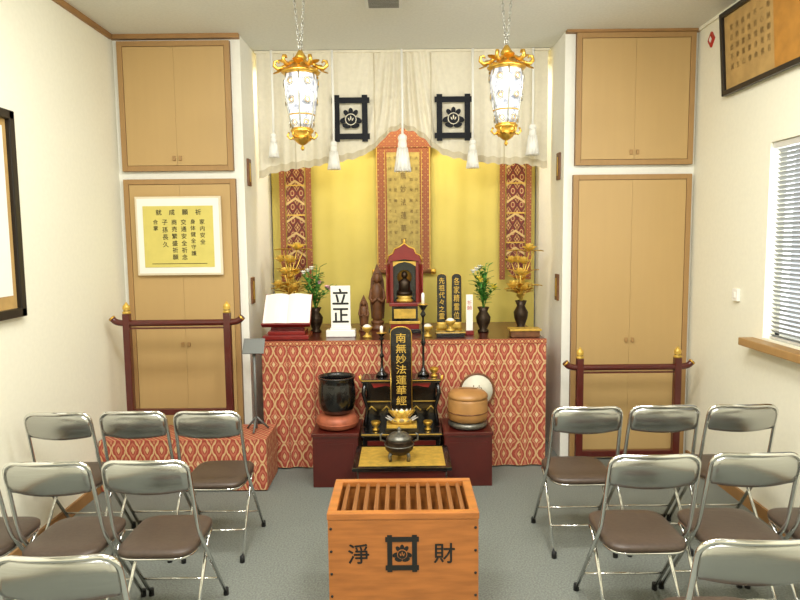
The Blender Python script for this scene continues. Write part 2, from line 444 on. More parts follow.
CT = .87
r = root('altar_curtain', 'cream cloth valance with black well-frame crests, parted in the middle', 'curtain', (0, 4.88, 2.1))
prof = [(-1.06, 2.05), (-.95, 2.10), (-.6, 2.15), (-.32, 2.20), (-.22, 2.25), (-.08, 2.38), (.02, 2.42), (.12, 2.38), (.27, 2.25), (.36, 2.20), (.65, 2.15), (.95, 2.14), (1.1, 2.11)]
def zb(x):
    for (a, za), (c, zc) in zip(prof, prof[1:]):
        if a <= x <= c: return za + (zc - za) * (x - a) / (c - a)
    return prof[-1][1]
def cy(x, t):
    amp = .008 + .013 * t
    mid = math.exp(-((x - .02) / .25) ** 2)
    rx = (x - .02)
    flat = 1 - .75 * (math.exp(-((x + .365) / .14) ** 2) + math.exp(-((x - .395) / .14) ** 2))
    return amp * math.sin(x * 26) * flat + .009 * (.4 + .6 * t) * flat * math.sin(x * 75 + 1) + mid * (.3 + .7 * t) * .035 * math.sin(rx * 70 + (1 - t) * rx * 60)
nx, nz = 220, 16
vs = []; fs = []; ff = []
for j in range(nz + 1):
    for i in range(nx + 1):
        x = -1.06 + 2.16 * i / nx
        t = j / nz; z0 = zb(x) - 2.1 + .006 * math.sin(x * 75); z = CT + (z0 - CT) * t
        vs.append((x, cy(x, t), z))
for j in range(nz):
    for i in range(nx):
        f = (j * (nx + 1) + i, j * (nx + 1) + i + 1, (j + 1) * (nx + 1) + i + 1, (j + 1) * (nx + 1) + i)
        (ff if j == nz - 1 else fs).append(f)
b = B(); b.add(vs, fs, M_cloth, True); b.add(vs, ff, M_cloth2, True)
b.done('curtain_cloth', r)
for x in (-.78, -.19, .23, .78):
    pts = []
    for j in range(16):
        t = j / 15; z = CT - .01 + (zb(x) - 2.1 - CT + .01) * t
        pts.append((x, cy(x, t) - .004, z))
    B().tube(pts, .004, M_cloth2, 5).done('seam', r)
B().box(-1.07, 1.11, -.012, .012, CT - .004, CT + .012, M_cloth).done('curtain_rail', r)
for cx in (-.365, .395):
    b = B(); emblem(b, cx, .385, .28, .34, -.032, M_inkblue, M_cloth); b.done('emblem', r)

def tassel(x, ztop, zt, s, big=False):
    r = root('curtain_tassel', 'large white cord tassel hanging at curtain centre' if big else 'white cord tassel hanging in front of the curtain', 'tassel', (x, 4.785, zt), group='curtain tassels')
    B().tube([(0, 0, .13 * s), (.003, .005, (ztop - zt) * .5), (0, .0, ztop - zt)], .009, M_cord, 6).done('cord', r)
    b = B().ball((0, 0, .14 * s), .02 * s, M_cord).lathe([(.016 * s, .13 * s), (.02 * s, .115 * s), (.018 * s, .1 * s), (.03 * s, .05 * s), (.034 * s, 0)], M_cord, seg=14)
    for k in range(14):
        a = 2 * pi * k / 14
        b.tube([(.02 * s * math.cos(a), .02 * s * math.sin(a), .1 * s), (.035 * s * math.cos(a), .035 * s * math.sin(a), -.004)], .003 * s, M_cord, 4)
    b.done('tassel_fringe', r)
tassel(-.49, 2.96, 2.11, 1.3); tassel(.53, 2.96, 2.11, 1.3)
tassel(.015, 2.96, 2.09, 1.7, True)
tassel(-.93, 2.96, 2.2, 1.1); tassel(.97, 2.96, 2.2, 1.4)

# ---------------------------------------------------------------- hanging lanterns
def lantern(loc):
    r = root('hanging_lantern', 'slim gilt hexagonal temple lantern with lit white glass on chains', 'lantern', loc, group='hanging lanterns')
    gp = [(.052, .115), (.062, .15), (.078, .22), (.09, .30), (.094, .37), (.084, .425)]
    B().lathe(gp, M_glass, seg=12, smooth=True).done('lamp_glass', r)
    b = B()
    for k in range(6):
        a = 2 * pi * k / 6 + pi / 6; c, s = math.cos(a), math.sin(a)
        b.tube([((q + .003) * c, (q + .003) * s, z) for q, z in gp], .0042, M_silver, 6)
        a2 = a + pi / 6; c, s = math.cos(a2), math.sin(a2)
        for z0, q in ((.15, .066), (.27, .088), (.37, .096)):
            for rr in (.022, .013):
                b.tube([(q * c - rr * s * math.sin(t), q * s + rr * c * math.sin(t), z0 + rr * math.cos(t)) for t in [2 * pi * j / 10 for j in range(10)]], .0022, M_silver if rr > .02 else M_gold, 5, True)
    for z, q in ((.12, .056), (.195, .073), (.42, .087)):
        b.tube([(q * math.cos(2 * pi * k / 12), q * math.sin(2 * pi * k / 12), z) for k in range(12)], .004, M_gold, 6, True)
    b.done('lamp_frame', r)
    b = B().lathe([(.1, .42), (.112, .43), (.095, .442), (.06, .46), (.052, .48), (.028, .492), (.036, .51), (.024, .53), (.008, .555)], M_gold, seg=12)
    for k in range(6):
        a = 2 * pi * k / 6; c, s = math.cos(a), math.sin(a)
        pts = [(q * c, q * s, z) for q, z in ((.045, .48), (.075, .475), (.10, .458), (.128, .45), (.148, .468), (.145, .49), (.128, .495), (.12, .482))]
        b.tube(pts, [.007, .009, .011, .012, .011, .009, .007, .005], M_gold, 6)
        b.leaf((.105 * c, .105 * s, .44), (c, s, -.6), (0, 0, 1), .05, .04, M_gold, .2)
        a2 = a + pi / 6
        b.leaf((.06 * math.cos(a2), .06 * math.sin(a2), .46), (math.cos(a2), math.sin(a2), .35), (0, 0, 1), .075, .06, M_gold, -.1)
    b.done('crown', r)
    b = B().lathe([(.004, 0), (.012, .012), (.005, .028), (.022, .036), (.04, .052), (.052, .072), (.044, .085), (.062, .1), (.068, .112), (.057, .118)], M_gold, seg=12)
    for k in range(6):
        a = 2 * pi * k / 6; c, s = math.cos(a), math.sin(a)
        b.tube([(.04 * c, .04 * s, .08), (.068 * c, .068 * s, .064), (.084 * c, .084 * s, .082), (.074 * c, .074 * s, .102)], .006, M_gold, 6)
        b.leaf((.03 * c, .03 * s, .05), (c, s, .6), (0, 0, 1), .045, .035, M_gold, -.2)
    b.done('lamp_base', r)
    b = B(); H = ZC - loc[2] - .001
    for s in (-1, 1):
        z0 = .545
        n = 16
        for k in range(n):
            z = z0 + (H - z0 - .03) * (k + .5) / n; x = s * (.004 + .026 * (k / n))
            hl = (H - z0 - .03) / n * .68
            pts = [(x + (.006 * math.cos(q) if k % 2 else 0), (0 if k % 2 else .006 * math.cos(q)), z + hl * math.sin(q)) for q in [2 * pi * j / 8 for j in range(8)]]
            b.tube(pts, .0024, M_silver, 4, True)
    b.lathe([(.05, H - .02), (.05, H)], M_silver, seg=16)
    b.done('chain', r)
    return r
ln = lantern((-.555, 3.7, 2.10)); dup(ln, (.60, 3.7, 2.115))

# ---------------------------------------------------------------- altar table
TZ = .9
r = root('altar_table', 'wide altar table draped with red and gold diamond brocade skirt', 'altar table', (.01, 4.36, 0))
B().box(-.98, .98, 0, .9, TZ - .04, TZ, M_red, .005).done('tabletop', r)
b = B(); vs = []; fs = []
nx = 160
for i in range(nx + 1):
    x = -.975 + 1.95 * i / nx; y = -.011 + .010 * math.sin(i * .42)
    vs += [(x, y - .004, .012), (x, y * .3 - .008, TZ - .03)]
for i in range(nx): fs.append((2 * i, 2 * i + 2, 2 * i + 3, 2 * i + 1))
b.add(vs, fs, M_broc, True)
b.box(-.98, .98, -.016, -.001, TZ - .03, TZ + .002, M_scb2)
for s in (-1, 1):
    b.box(min(s * .976, s * .982), max(s * .976, s * .982), 0, .88, .012, TZ - .04, M_broc)
    for x in (.62, .8): b.box(s * x - .003, s * x + .003, -.027, -.02, .012, TZ - .03, M_scb2)
b.done('brocade_skirt', r)
for sx_ in (-.93, .93):
    for y in (.06, .84): B().box(sx_ - .03, sx_ + .03, y - .03, y + .03, 0, TZ - .04, M_red, .004).done('leg', r)

PZ = .34
r = root('low_platform', 'low bench covered in red diamond brocade carrying a red rack', 'platform', (-1.4, 3.95, 0))
B().box(-.52, .52, .01, .33, .0, PZ - .008, M_red).done('platform_body', r)
B().box(-.53, .53, -.002, .34, PZ - .008, PZ, M_broc, .003).box(-.53, .53, -.002, .008, .01, PZ - .008, M_broc).box(.521, .53, .008, .34, .01, PZ - .008, M_broc).done('brocade_cover', r)

# ---------------------------------------------------------------- red racks
def rack(loc, label):
    r = root('wooden_rack', label, 'rack', loc, group='red lacquered racks')
    W = .325
    for s in (-1, 1):
        B().box(s * W - .022, s * W + .022, -.022, .022, .04, .79, M_red, .004).done('post', r)
        B().lathe([(.024, .79), (.027, .8), (.018, .81), (.024, .826), (.022, .84), (.012, .852), (.003, .865)], M_goldp, c=(s * W, 0, 0), seg=16).lathe([(.02, .808), (.02, .812)], M_bronze, c=(s * W, 0, 0), seg=16).done('finial', r)
        B().box(s * W - .028, s * W + .028, -.13, .13, 0, .04, M_red, .008).done('foot', r)
    pts = [(-W - .1, 0, .765), (-W - .075, 0, .737), (-W - .03, 0, .728), (W + .03, 0, .728), (W + .075, 0, .737), (W + .1, 0, .765)]
    b = B().tube(fillet(pts, .02, 3), .021, M_red, 8)
    for s in (-1, 1): b.lathe([(.022, -.005), (.022, .005)], M_gold, seg=12, M=Matrix.Translation((s * (W + .095), 0, .76)) @ Matrix.Rotation(s * .8, 4, 'Y'))
    b.done('top_rail', r)
    B().box(-W, W, -.014, .014, .69, .70, M_red).done('middle_rail', r)
    B().box(-W, W, -.016, .016, .12, .16, M_red, .004).done('lower_rail', r)
    return r
rk = rack((-1.46, 4.12, PZ), 'dark red lacquered rack with gilt finials standing on brocade bench')
dup(rk, (1.505, 4.2, 0), label='dark red lacquered rack with gilt finials standing on the carpet')

r = root('music_stand', 'slim grey metal stand with tilted plate beside the altar', 'stand', (-.97, 4.13, PZ))
B().tube([(0, 0, .02), (0, 0, .52)], .009, M_grey).tube([(0, 0, .5), (0, .0, .56)], .013, M_grey).done('pole', r)
b = B()
for k in range(3):
    a = 2 * pi * k / 3 + .5
    b.tube([(0, 0, .1), (.08 * math.cos(a), .08 * math.sin(a), .01)], .007, M_grey)
b.done('tripod', r)
B().box(-.07, .07, -.01, 0, 0, .11, M_grey, .004, M=Matrix.Translation((0, -.03, .52)) @ Matrix.Rotation(-.6, 4, 'X')).done('plate', r)

# ---------------------------------------------------------------- things on altar table
def T(x, y): return (x, y, TZ + .001)
r = root('book_stand', 'dark red lacquered sloping sutra stand on the altar table', 'book stand', T(-.815, 4.52))
B().box(-.16, .16, -.1, .12, 0, .03, M_red2, .005).box(-.13, .13, -.07, .1, .03, .055, M_red2, .004).done('base', r)
B().prism([(-.12, .055), (.12, .055), (.10, .14), (-.10, .14)], -.02, .02, M_red2).done('support', r)
MB = Matrix.Translation((0, -.07, .1)) @ Matrix.Rotation(math.radians(-38), 4, 'X')
B().box(-.17, .17, 0, .014, -.01, .26, M_red2, .004, M=MB).box(-.17, .17, -.03, 0, -.012, 0, M_red2, .003, M=MB).done('sloped_board', r)
r = root('open_book', 'open white sutra book lying on red stand', 'book', (-.815, 4.45, TZ + .101))
r.rotation_euler = (math.radians(-38), 0, 0)
for s in (-1, 1):
    vs = []; n = 10
    for i in range(n + 1):
        t = i / n; x = s * .165 * t; y = -.006 - .022 * math.sin(pi * min(1, t * 1.15)) ** .7 * (1 - .5 * t)
        vs.append((x, y))
    pts = [(x, y) for x, y in vs] + [(s * .165, -.003), (0, -.003)]
    m = len(pts)
    V = [(x, y, .005) for x, y in pts] + [(x, y, .25) for x, y in pts]
    F = [tuple(range(m)), tuple(reversed(range(m, 2 * m)))] + [(i, (i + 1) % m, m + (i + 1) % m, m + i) for i in range(m)]
    B().add(V, F, M_white).done('page_block', r)

r = root('text_tablet', 'white upright tablet with large black characters on pale base', 'tablet', T(-.44, 4.56))
B().box(-.105, .105, -.04, .05, 0, .05, M_ceram, .006).box(-.075, .075, -.03, .04, .05, .065, M_ceram, .003).done('base', r)
B().box(-.07, .07, -.008, .01, .065, .365, M_white, .003).vtext('立正', 0, -.0095, .35, .125, M_ink, .02).done('text_panel', r)

def statue(loc, h, mt, label, halo=False, name='carved_statue'):
    r = root(name, label, 'statue', loc); k = h / .5
    B().lathe([(.07 * k, 0), (.075 * k, .02 * k), (.05 * k, .035 * k), (.06 * k, .05 * k), (.065 * k, .065 * k), (.04 * k, .075 * k)], mt, seg=18).done('pedestal', r)
    b = B().lathe([(.042 * k, .07 * k), (.05 * k, .1 * k), (.046 * k, .2 * k), (.058 * k, .28 * k), (.052 * k, .33 * k), (.03 * k, .36 * k), (.018 * k, .375 * k)], mt, seg=18, sy=.75)
    b.ball((0, 0, .405 * k), .033 * k, mt, 1, 1, 1.2).ball((0, .005 * k, .45 * k), .015 * k, mt)
    for s in (-1, 1):
        b.tube([(s * .052 * k, 0, .32 * k), (s * .066 * k, -.005 * k, .25 * k), (s * .045 * k, -.035 * k, .22 * k), (.003 * s, -.05 * k, .25 * k)], [.017 * k, .018 * k, .015 * k, .01 * k], mt)
        b.ball((s * .034 * k, 0, .4 * k), .009 * k, mt, .6, 1, 2)
    b.done('figure', r)
    if halo:
        pts = [(-.06 * k, .08 * k), (-.075 * k, .25 * k), (-.06 * k, .4 * k), (0, .53 * k), (.06 * k, .4 * k), (.075 * k, .25 * k), (.06 * k, .08 * k)]
        B().prism(pts, .045 * k, .055 * k, mt).done('halo', r)
    return r
o = statue(T(-.19, 4.9), .48, M_brown, 'brown carved wooden standing figure with pointed halo on altar', True); o.scale = (.85, .9, 1)
statue(T(-.29, 4.8), .26, M_brown, 'small brown carved wooden figure beside the white tablet', True)

# central shrine
r = root('altar_shrine', 'red lacquered miniature shrine with gilt trim housing a dark statue', 'shrine', T(.02, 4.75))
B().box(-.12, .12, -.09, .09, 0, .03, M_black, .004).box(-.105, .105, -.08, .08, .03, .07, M_red2, .003).box(-.115, .115, -.088, .088, .07, .09, M_goldp, .003).box(-.095, .095, -.075, .075, .09, .2, M_black).box(-.08, .08, -.079, -.074, .11, .18, M_goldp).box(-.115, .115, -.085, .085, .2, .225, M_red2, .004).done('base', r)
b = B().box(-.095, .095, .05, .06, .225, .54, M_black)
for s in (-1, 1): b.box(s * .095 - .012, s * .095 + .012, -.07, .06, .225, .53, M_red2, .003)
b.prism([(-.085, .53), (-.085, .49), (-.045, .515), (0, .525), (.045, .515), (.085, .49), (.085, .53)], -.068, -.055, M_goldp)
b.done('body', r)
b = B().prism([(-.13, .52), (-.115, .57), (-.085, .585), (-.07, .62), (-.035, .632), (0, .66), (.035, .632), (.07, .62), (.085, .585), (.115, .57), (.13, .52), (.1, .53), (0, .545), (-.1, .53)], -.085, .07, M_red2)
b.tube([(-.13, -.087, .522), (-.115, -.087, .572), (-.085, -.087, .587), (-.07, -.087, .622), (-.035, -.087, .634), (0, -.087, .662), (.035, -.087, .634), (.07, -.087, .622), (.085, -.087, .587), (.115, -.087, .572), (.13, -.087, .522)], .005, M_gold)
b.lathe([(.012, .65), (.007, .67), (.01, .68), (.002, .695)], M_gold, seg=10)
b.done('roof', r)
for s in (-1, 1):
    B().box(0, .08, -.005, .005, .23, .51, M_red2, .002, M=Matrix.Translation((s * .108, -.07, 0)) @ Matrix.Rotation((-1.3 if s > 0 else pi + 1.3), 4, 'Z')).done('door', r)
r = root('seated_statue', 'dark bronze seated figure with gilt halo inside red shrine', 'statue', (.02, 4.74, TZ + .227))
B().lathe([(.06, 0), (.065, .015), (.045, .03), (.062, .045)], M_goldp, seg=16, sy=.7).done('lotus_base', r)
b = B().ball((0, -.005, .065), .06, M_bronze, 1, .7, .4).lathe([(.045, .07), (.04, .12), (.045, .15), (.02, .17), (.012, .18)], M_bronze, seg=14, sy=.7).ball((0, 0, .2), .024, M_bronze, sz=1.2)
b.done('figure', r)
B().lathe([(.055, -.003), (.055, .003)], M_gold, seg=20, M=Matrix.Translation((0, .04, .18)) @ Matrix.Rotation(pi / 2, 4, 'X')).done('halo', r)

def ihai(loc, w, h, txt, label, grp=None, bw=.68, base=None, lotus=False):
    base = base or M_goldp
    r = root('memorial_tablet', label, 'memorial tablet', loc, group=grp)
    b = B().box(-w * bw, w * bw, -w * .45, w * .45, 0, h * .04, M_black, .002).box(-w * bw * .9, w * bw * .9, -w * .38, w * .38, h * .04, h * .07, base, .002)
    if not lotus:
        b.lathe([(w * .5, h * .07), (w * .6, h * .12), (w * .45, h * .16), (w * .58, h * .2)], base, seg=16, sy=.55)
    else:
        b.lathe([(w * .45, h * .07), (w * .6, h * .09), (w * .35, h * .115), (w * .3, h * .13), (w * .45, h * .15), (w * .6, h * .2)], base, seg=20, sy=.6)
        for ring, (q, z, el, m) in enumerate(((.42, .085, .35, M_ceram), (.40, .13, .9, M_goldb), (.36, .14, 1.6, M_ceram))):
            for j in range(12):
                an = 2 * pi * (j + .5 * ring) / 12
                b.leaf((w * q * math.cos(an), w * q * .6 * math.sin(an), h * z), (math.cos(an), .6 * math.sin(an), el), (0, 0, 1), w * .42, w * .26, m, .15)
    b.done('base', r)
    pts = [(-w * .5, h * .2), (w * .5, h * .2), (w * .5, h * .94)] + [(w * .5 * math.cos(a), h * .94 + h * .06 * math.sin(a)) for a in [pi * k / 8 for k in range(1, 8)]] + [(-w * .5, h * .94)]
    b = B().prism(pts, -.008, .01, M_black)
    b.tube([(x, -.009, z) for x, z in pts], w * .022, M_gold, 6, True)
    n = len(txt); sz = h * .70 / (n * 1.06)
    b.vtext(txt, 0, -.0105, h * .94, sz, M_goldp, .008, step=1.06, sx=min(1.1, w * .62 / sz))
    b.done('inscribed_plate', r)
ihai(T(.288, 4.62), .07, .44, '先祖代々之霊', 'black and gold memorial tablet on altar near red shrine', 'altar memorial tablets')
ihai(T(.395, 4.62), .07, .44, '各家精霊位', 'black and gold memorial tablet on altar near white card', 'altar memorial tablets')

r = root('votive_card', 'narrow white standing prayer card with red foot on altar', 'card', T(.485, 4.58))
B().box(-.03, .03, -.02, .02, 0, .03, M_red2, .003).done('base', r)
B().box(-.024, .024, -.004, .004, .03, .29, M_white, .002).vtext('祈願', 0, -.005, .25, .036, M_redp).done('card_panel', r)

r = root('offering_step', 'low black lacquered offering step with gilt edge on altar', 'offering stand', T(.34, 4.49))
B().box(-.1, .1, -.04, .04, 0, .03, M_black, .003).done('base', r); B().box(-.105, .105, -.045, .045, .03, .04, M_black, .002).box(-.105, .105, -.047, -.044, .031, .039, M_goldp).done('tray', r)
cup = B().lathe([(.03, 0), (.031, .01), (.012, .02), (.01, .04), (.03, .052), (.038, .072), (.036, .076), (.026, .066)], M_goldp, seg=18).ball((0, 0, .072), .03, M_white, sz=.7).done('offering_cup', loc=T(-.25, 4.5), label='small footed gilt cup heaped with white rice on altar', cat='offering cup', group='offering cups')
dup(cup, T(.18, 4.5)); dup(cup, (.34, 4.49, TZ + .042))
r = root('offering_stand', 'small dark wooden offering box with gilt edge on altar', 'offering stand', T(.86, 4.47))
B().box(-.1, .1, -.05, .05, 0, .045, M_brown, .004).done('base', r); B().box(-.11, .11, -.06, .06, .045, .058, M_goldp, .002).done('tray', r)

def arrangement(loc, h, label, kind='fresh', vm=None, fl=(M_fly,), spread=.11):
    r = root('flower_vase' if kind == 'fresh' else 'gilt_lotus_vase', label, 'flower arrangement', loc)
    vh = h * .3; vm = vm or M_bronze
    B().lathe([(.04, 0), (.042, .01), (.028, .025), (.05, vh * .4), (.055, vh * .6), (.03, vh * .82), (.045, vh), (.038, vh), (.02, vh * .8)], vm, seg=20).done('vase', r)
    st = B(); lf = B(); fw = B()
    ns = 15 if kind == 'fresh' else 13
    for k in range(ns):
        a = 2 * pi * k / ns * 2.4 + .4; q = spread * (.25 + .75 * ((k * 7) % ns) / ns)
        lo = .62 if kind == 'fresh' else .42
        tz = h * (lo + (1 - lo) * ((k * 5) % ns) / ns) * (1 - .2 * q / spread)
        tip = Vector((q * math.cos(a), q * .6 * math.sin(a), tz)); mid = Vector((tip.x * .35, tip.y * .35, vh + (tz - vh) * .55))
        p0 = Vector((0, 0, vh * .9))
        gm = M_leaf if kind == 'fresh' else M_goldb
        st.tube([p0, mid, tip], .0028 if kind == 'fresh' else .004, gm, 5)
        if kind == 'fresh':
            for j in range(9):
                t = .25 + .75 * j / 8; p = p0.lerp(mid, t * 2) if t < .5 else mid.lerp(tip, t * 2 - 1)
                an = random.random() * 2 * pi
                lf.leaf(p, (math.cos(an), math.sin(an) * .7, random.uniform(.2, .9)), (0, 0, 1), random.uniform(.04, .07), .024, M_leaf, -.2)
            if k % 2 == 0:
                fm = fl[(k // 2) % len(fl)]
                for j in range(10):
                    an = 2 * pi * j / 10
                    fw.leaf(tip, (math.cos(an), math.sin(an) - .3, .6), (0, 0, 1), .03, .016, fm, .2)
                fw.ball(tip + Vector((0, 0, .006)), .011, fm, seg=8, n=5)
        else:
            if k % 3 != 2:
                for ring, (el, nn, l) in enumerate(((.3, 8, .062), (1.0, 7, .06), (2.5, 5, .055))):
                    for j in range(nn):
                        an = 2 * pi * j / nn + ring * .3
                        fw.leaf(tip, (math.cos(an), math.sin(an), el), (0, 0, 1), l, .04, M_goldb, .25)
            else:
                for j in range(10):
                    an = 2 * pi * j / 10
                    lf.leaf(tip, (math.cos(an), math.sin(an) * .8, .25), (0, 0, 1), .07, .055, M_goldb, -.3)
            lf.leaf(mid, (math.cos(a), math.sin(a), .6), (0, 0, 1), .1, .05, M_gold, -.3)
            lf.leaf(p0.lerp(mid, .5), (math.cos(a + 1), math.sin(a + 1), .9), (0, 0, 1), .09, .04, M_goldb, -.3)
    st.done('stems', r)
    lf.done('leaves', r)
    fw.done('blossoms', r)
arrangement(T(-.65, 4.78), .62, 'bronze vase of green foliage with pink and white flowers', fl=(M_flp, M_flw, M_leaf), spread=.13)
arrangement(T(.60, 4.70), .62, 'dark vase of green foliage with yellow and white flowers', fl=(M_fly, M_flw, M_fly), spread=.10)
arrangement(T(-.87, 4.95), .76, 'gilt metal lotus arrangement in vase behind the open book', 'gold', M_gold, spread=.15)
arrangement(T(.90, 4.82), .73, 'gilt metal lotus arrangement in dark vase beside yellow flowers', 'gold', M_bronze, spread=.125)

# ---------------------------------------------------------------- low front altar group
def redbox(x0, x1, label):
    cx = (x0 + x1) / 2; W = (x1 - x0) / 2
    r = root('lacquer_stand', label, 'stand', (cx, 4.0, 0))
    B().box(-W, W, 0, .31, .0, .335, M_red, .005).box(-W + .03, W - .03, -.004, 0, .05, .29, M_red).done('body', r)
    B().box(-W - .006, W + .006, -.012, .32, .335, .36, M_red, .005).done('top', r)
redbox(-.585, -.29, 'dark red lacquered block stand carrying the black bell')
redbox(.262, .57, 'dark red lacquered block stand carrying the wooden drum')

r = root('bell_cushion', 'round copper-red cushion under the black bell', 'cushion', (-.435, 4.14, .361))
B().lathe([(.1, 0), (.128, .012), (.138, .04), (.134, .07), (.115, .088), (.06, .09)], M_copper, seg=32).done('pad', r)
B().tube([(.136 * math.cos(2 * pi * k / 32), .136 * math.sin(2 * pi * k / 32), .04) for k in range(32)], .005, M_copper, 6, True).done('piping', r)
B().lathe([(.05, 0), (.085, .008), (.112, .04), (.123, .09), (.124, .15), (.118, .2), (.114, .225), (.121, .24), (.126, .25), (.118, .252), (.11, .235), (.113, .19), (.117, .12), (.1, .04), (.04, .015)], M_black, seg=36).done('bell_bowl', loc=(-.435, 4.14, .452), label='large black standing bell bowl resting on copper cushion', cat='bell bowl')
r = root('bell_cushion', 'flat grey round cushion under the wooden drum', 'cushion', (.425, 4.125, .361))
B().lathe([(.1, 0), (.125, .01), (.13, .025), (.12, .042), (.06, .045)], M_pewter, seg=32).done('pad', r)
r = root('wooden_drum', 'tan round wooden block drum resting on flat cushion', 'drum', (.425, 4.125, .407))
B().lathe([(.11, 0), (.126, .01), (.13, .05), (.13, .135), (.124, .15)], M_mok, seg=36).tube([(.131 * math.cos(2 * pi * k / 36), .131 * math.sin(2 * pi * k / 36), .06) for k in range(36)], .004, M_brown, 6, True).done('body', r)
B().lathe([(.126, .15), (.132, .155), (.13, .17), (.11, .19), (.06, .202), (.01, .205)], M_mok, seg=36).box(-.06, .06, -.004, .004, .2, .2065, M_gap).done('drum_top', r)
r = root('fan_drum', 'round pale-skinned fan drum with wooden rim leaning behind drum', 'drum', (.505, 4.285, .361))
MR = Matrix.Translation((0, 0, .2)) @ Matrix.Rotation(pi / 2, 4, 'X')
B().lathe([(.112, -.003), (.112, .003)], M_disc, seg=36, M=MR).ch('妙', 0, -.004, .2, .08, M_inkbr).done('drum_skin', r)
B().tube([(.114 * math.cos(2 * pi * k / 36), 0, .2 + .114 * math.sin(2 * pi * k / 36)) for k in range(36)], .008, M_brown, 8, True).done('rim', r)
B().tube([(0, 0, 0), (0, 0, .085)], .011, M_brown).done('handle', r)

r = root('tiered_altar', 'black lacquered tiered altar with carved gilt panels', 'altar', (-.012, 4.0, 0))
def tier(b, W, y0, y1, z, th=.025):
    b.box(-W, W, y0, y1, z - th, z, M_black, .003).box(-W + .004, W - .004, y0 - .002, y0, z - th + .014, z - .006, M_goldp)
b = B().box(-.25, .25, .02, .31, 0, .33, M_black, .003); tier(b, .262, 0, .32, .355); b.done('lower_tier', r)
b = B().box(-.235, .235, .24, .31, .355, .64, M_black, .003)
for k in range(5):
    x = -.2 + k * .1
    b.tube([(x - .03, .236, .44), (x, .233, .47), (x + .03, .236, .44)], .005, M_goldp)
b.box(-.235, .235, .235, .24, .5, .506, M_goldp).done('back_panel', r)
b = B(); tier(b, .262, .14, .325, .675)
b.box(-.23, .23, .16, .175, .61, .65, M_black).prism([(-.2, .65), (-.18, .615), (-.1, .63), (0, .6), (.1, .63), (.18, .615), (.2, .65)], .156, .161, M_red2)
for s in (-1, 1):
    b.tube([(s * .24, .16, .65), (s * .25, .15, .58), (s * .225, .155, .48), (s * .24, .14, .36)], [.014, .015, .011, .014], M_black)
    b.tube([(s * .258, .145, .668), (s * .27, .145, .675), (s * .272, .145, .70)], .007, M_gold)
b.done('upper_tier', r)
b = B()
for s in (-1, 1):
    for k in range(3): b.tube([(s * (.08 + k * .05), .012, .2), (s * (.1 + k * .05), .01, .24), (s * (.12 + k * .05), .012, .21)], .005, M_goldp)
b.box(-.22, .22, .014, .021, .08, .3, M_red).done('carved_panel', r)

ihai((-.01, 4.06, .357), .135, .68, '南無妙法蓮華經', 'tall black memorial tablet with gold characters on lotus pedestal', bw=.8, base=M_goldp, lotus=True)

def candlestick(loc, h, label):
    r = root('candlestick', label, 'candlestick', loc)
    B().lathe([(.04, 0), (.042, .012), (.02, .03), (.009, .06), (.008, h * .35), (.018, h * .4), (.008, h * .45), (.007, h * .7), (.02, h * .74), (.008, h * .78), (.03, h * .84), (.034, h * .86), (.01, h * .86)], M_black, seg=16).lathe([(.035, h * .853), (.036, h * .863), (.03, h * .865)], M_gold, seg=16).done('stem', r)
    B().lathe([(.011, h * .86), (.011, h * .985), (.003, h)], M_ceram, seg=12).done('candle', r)
candlestick((.14, 4.26, .676), .56, 'tall slender black candlestick with gilt dish and white candle')
candlestick((-.14, 4.26, .676), .34, 'short slender black candlestick with gilt dish and white candle')

v = B().lathe([(.022, 0), (.024, .008), (.01, .018), (.026, .035), (.032, .055), (.028, .06), (.02, .045)], M_gold, seg=16).done('gilt_vessel', loc=(-.18, 4.07, .356), label='small footed gilt vessel on the black tiered altar', cat='vessel', group='gilt vessels')
for l in ((.16, 4.07, .356), (.21, 4.22, .676)): dup(v, l)

r = root('low_desk', 'low black-edged desk with gold top before the altar', 'desk', (-.01, 3.53, 0))
B().box(-.285, .285, 0, .4, .278, .299, M_black, .004).box(-.25, .25, .03, .37, .299, .3005, M_goldp).done('desktop', r)
for y in (.02, .365): B().box(-.25, .25, y, y + .015, .22, .278, M_red, .003).done('apron', r)
for sx_ in (-1, 1):
    for y in (.04, .36):
        B().tube([(sx_ * .24, y, .278), (sx_ * .245, y, .15), (sx_ * .235, y, .06), (sx_ * .255, y, .01)], [.02, .016, .013, .018], M_black).done('leg', r)
r = root('incense_burner', 'dark pewter tripod incense burner with domed lid on desk', 'incense burner', (-.025, 3.66, .3015))
b = B().lathe([(.03, .035), (.06, .045), (.082, .07), (.086, .095), (.072, .115), (.078, .125), (.07, .128), (.06, .11)], M_bronze, seg=28)
b.tube([(.084 * math.cos(2 * pi * k / 28), .084 * math.sin(2 * pi * k / 28), .095) for k in range(28)], .004, M_pewter, 6, True)
b.done('bowl', r)
for k in range(3):
    a = 2 * pi * k / 3 + pi / 2
    B().tube([(.05 * math.cos(a), .05 * math.sin(a), .06), (.065 * math.cos(a), .065 * math.sin(a), .03), (.06 * math.cos(a), .06 * math.sin(a), .003)], [.014, .011, .012], M_pewter).done('leg', r)
for s in (-1, 1): B().tube([(s * .08, 0, .11), (s * .108, 0, .12), (s * .11, 0, .15), (s * .095, 0, .16)], .006, M_pewter).done('handle', r)
B().lathe([(.074, .126), (.07, .14), (.05, .158), (.02, .167), (.008, .175), (.014, .185), (.004, .198)], M_pewter, seg=24).done('lid', r)

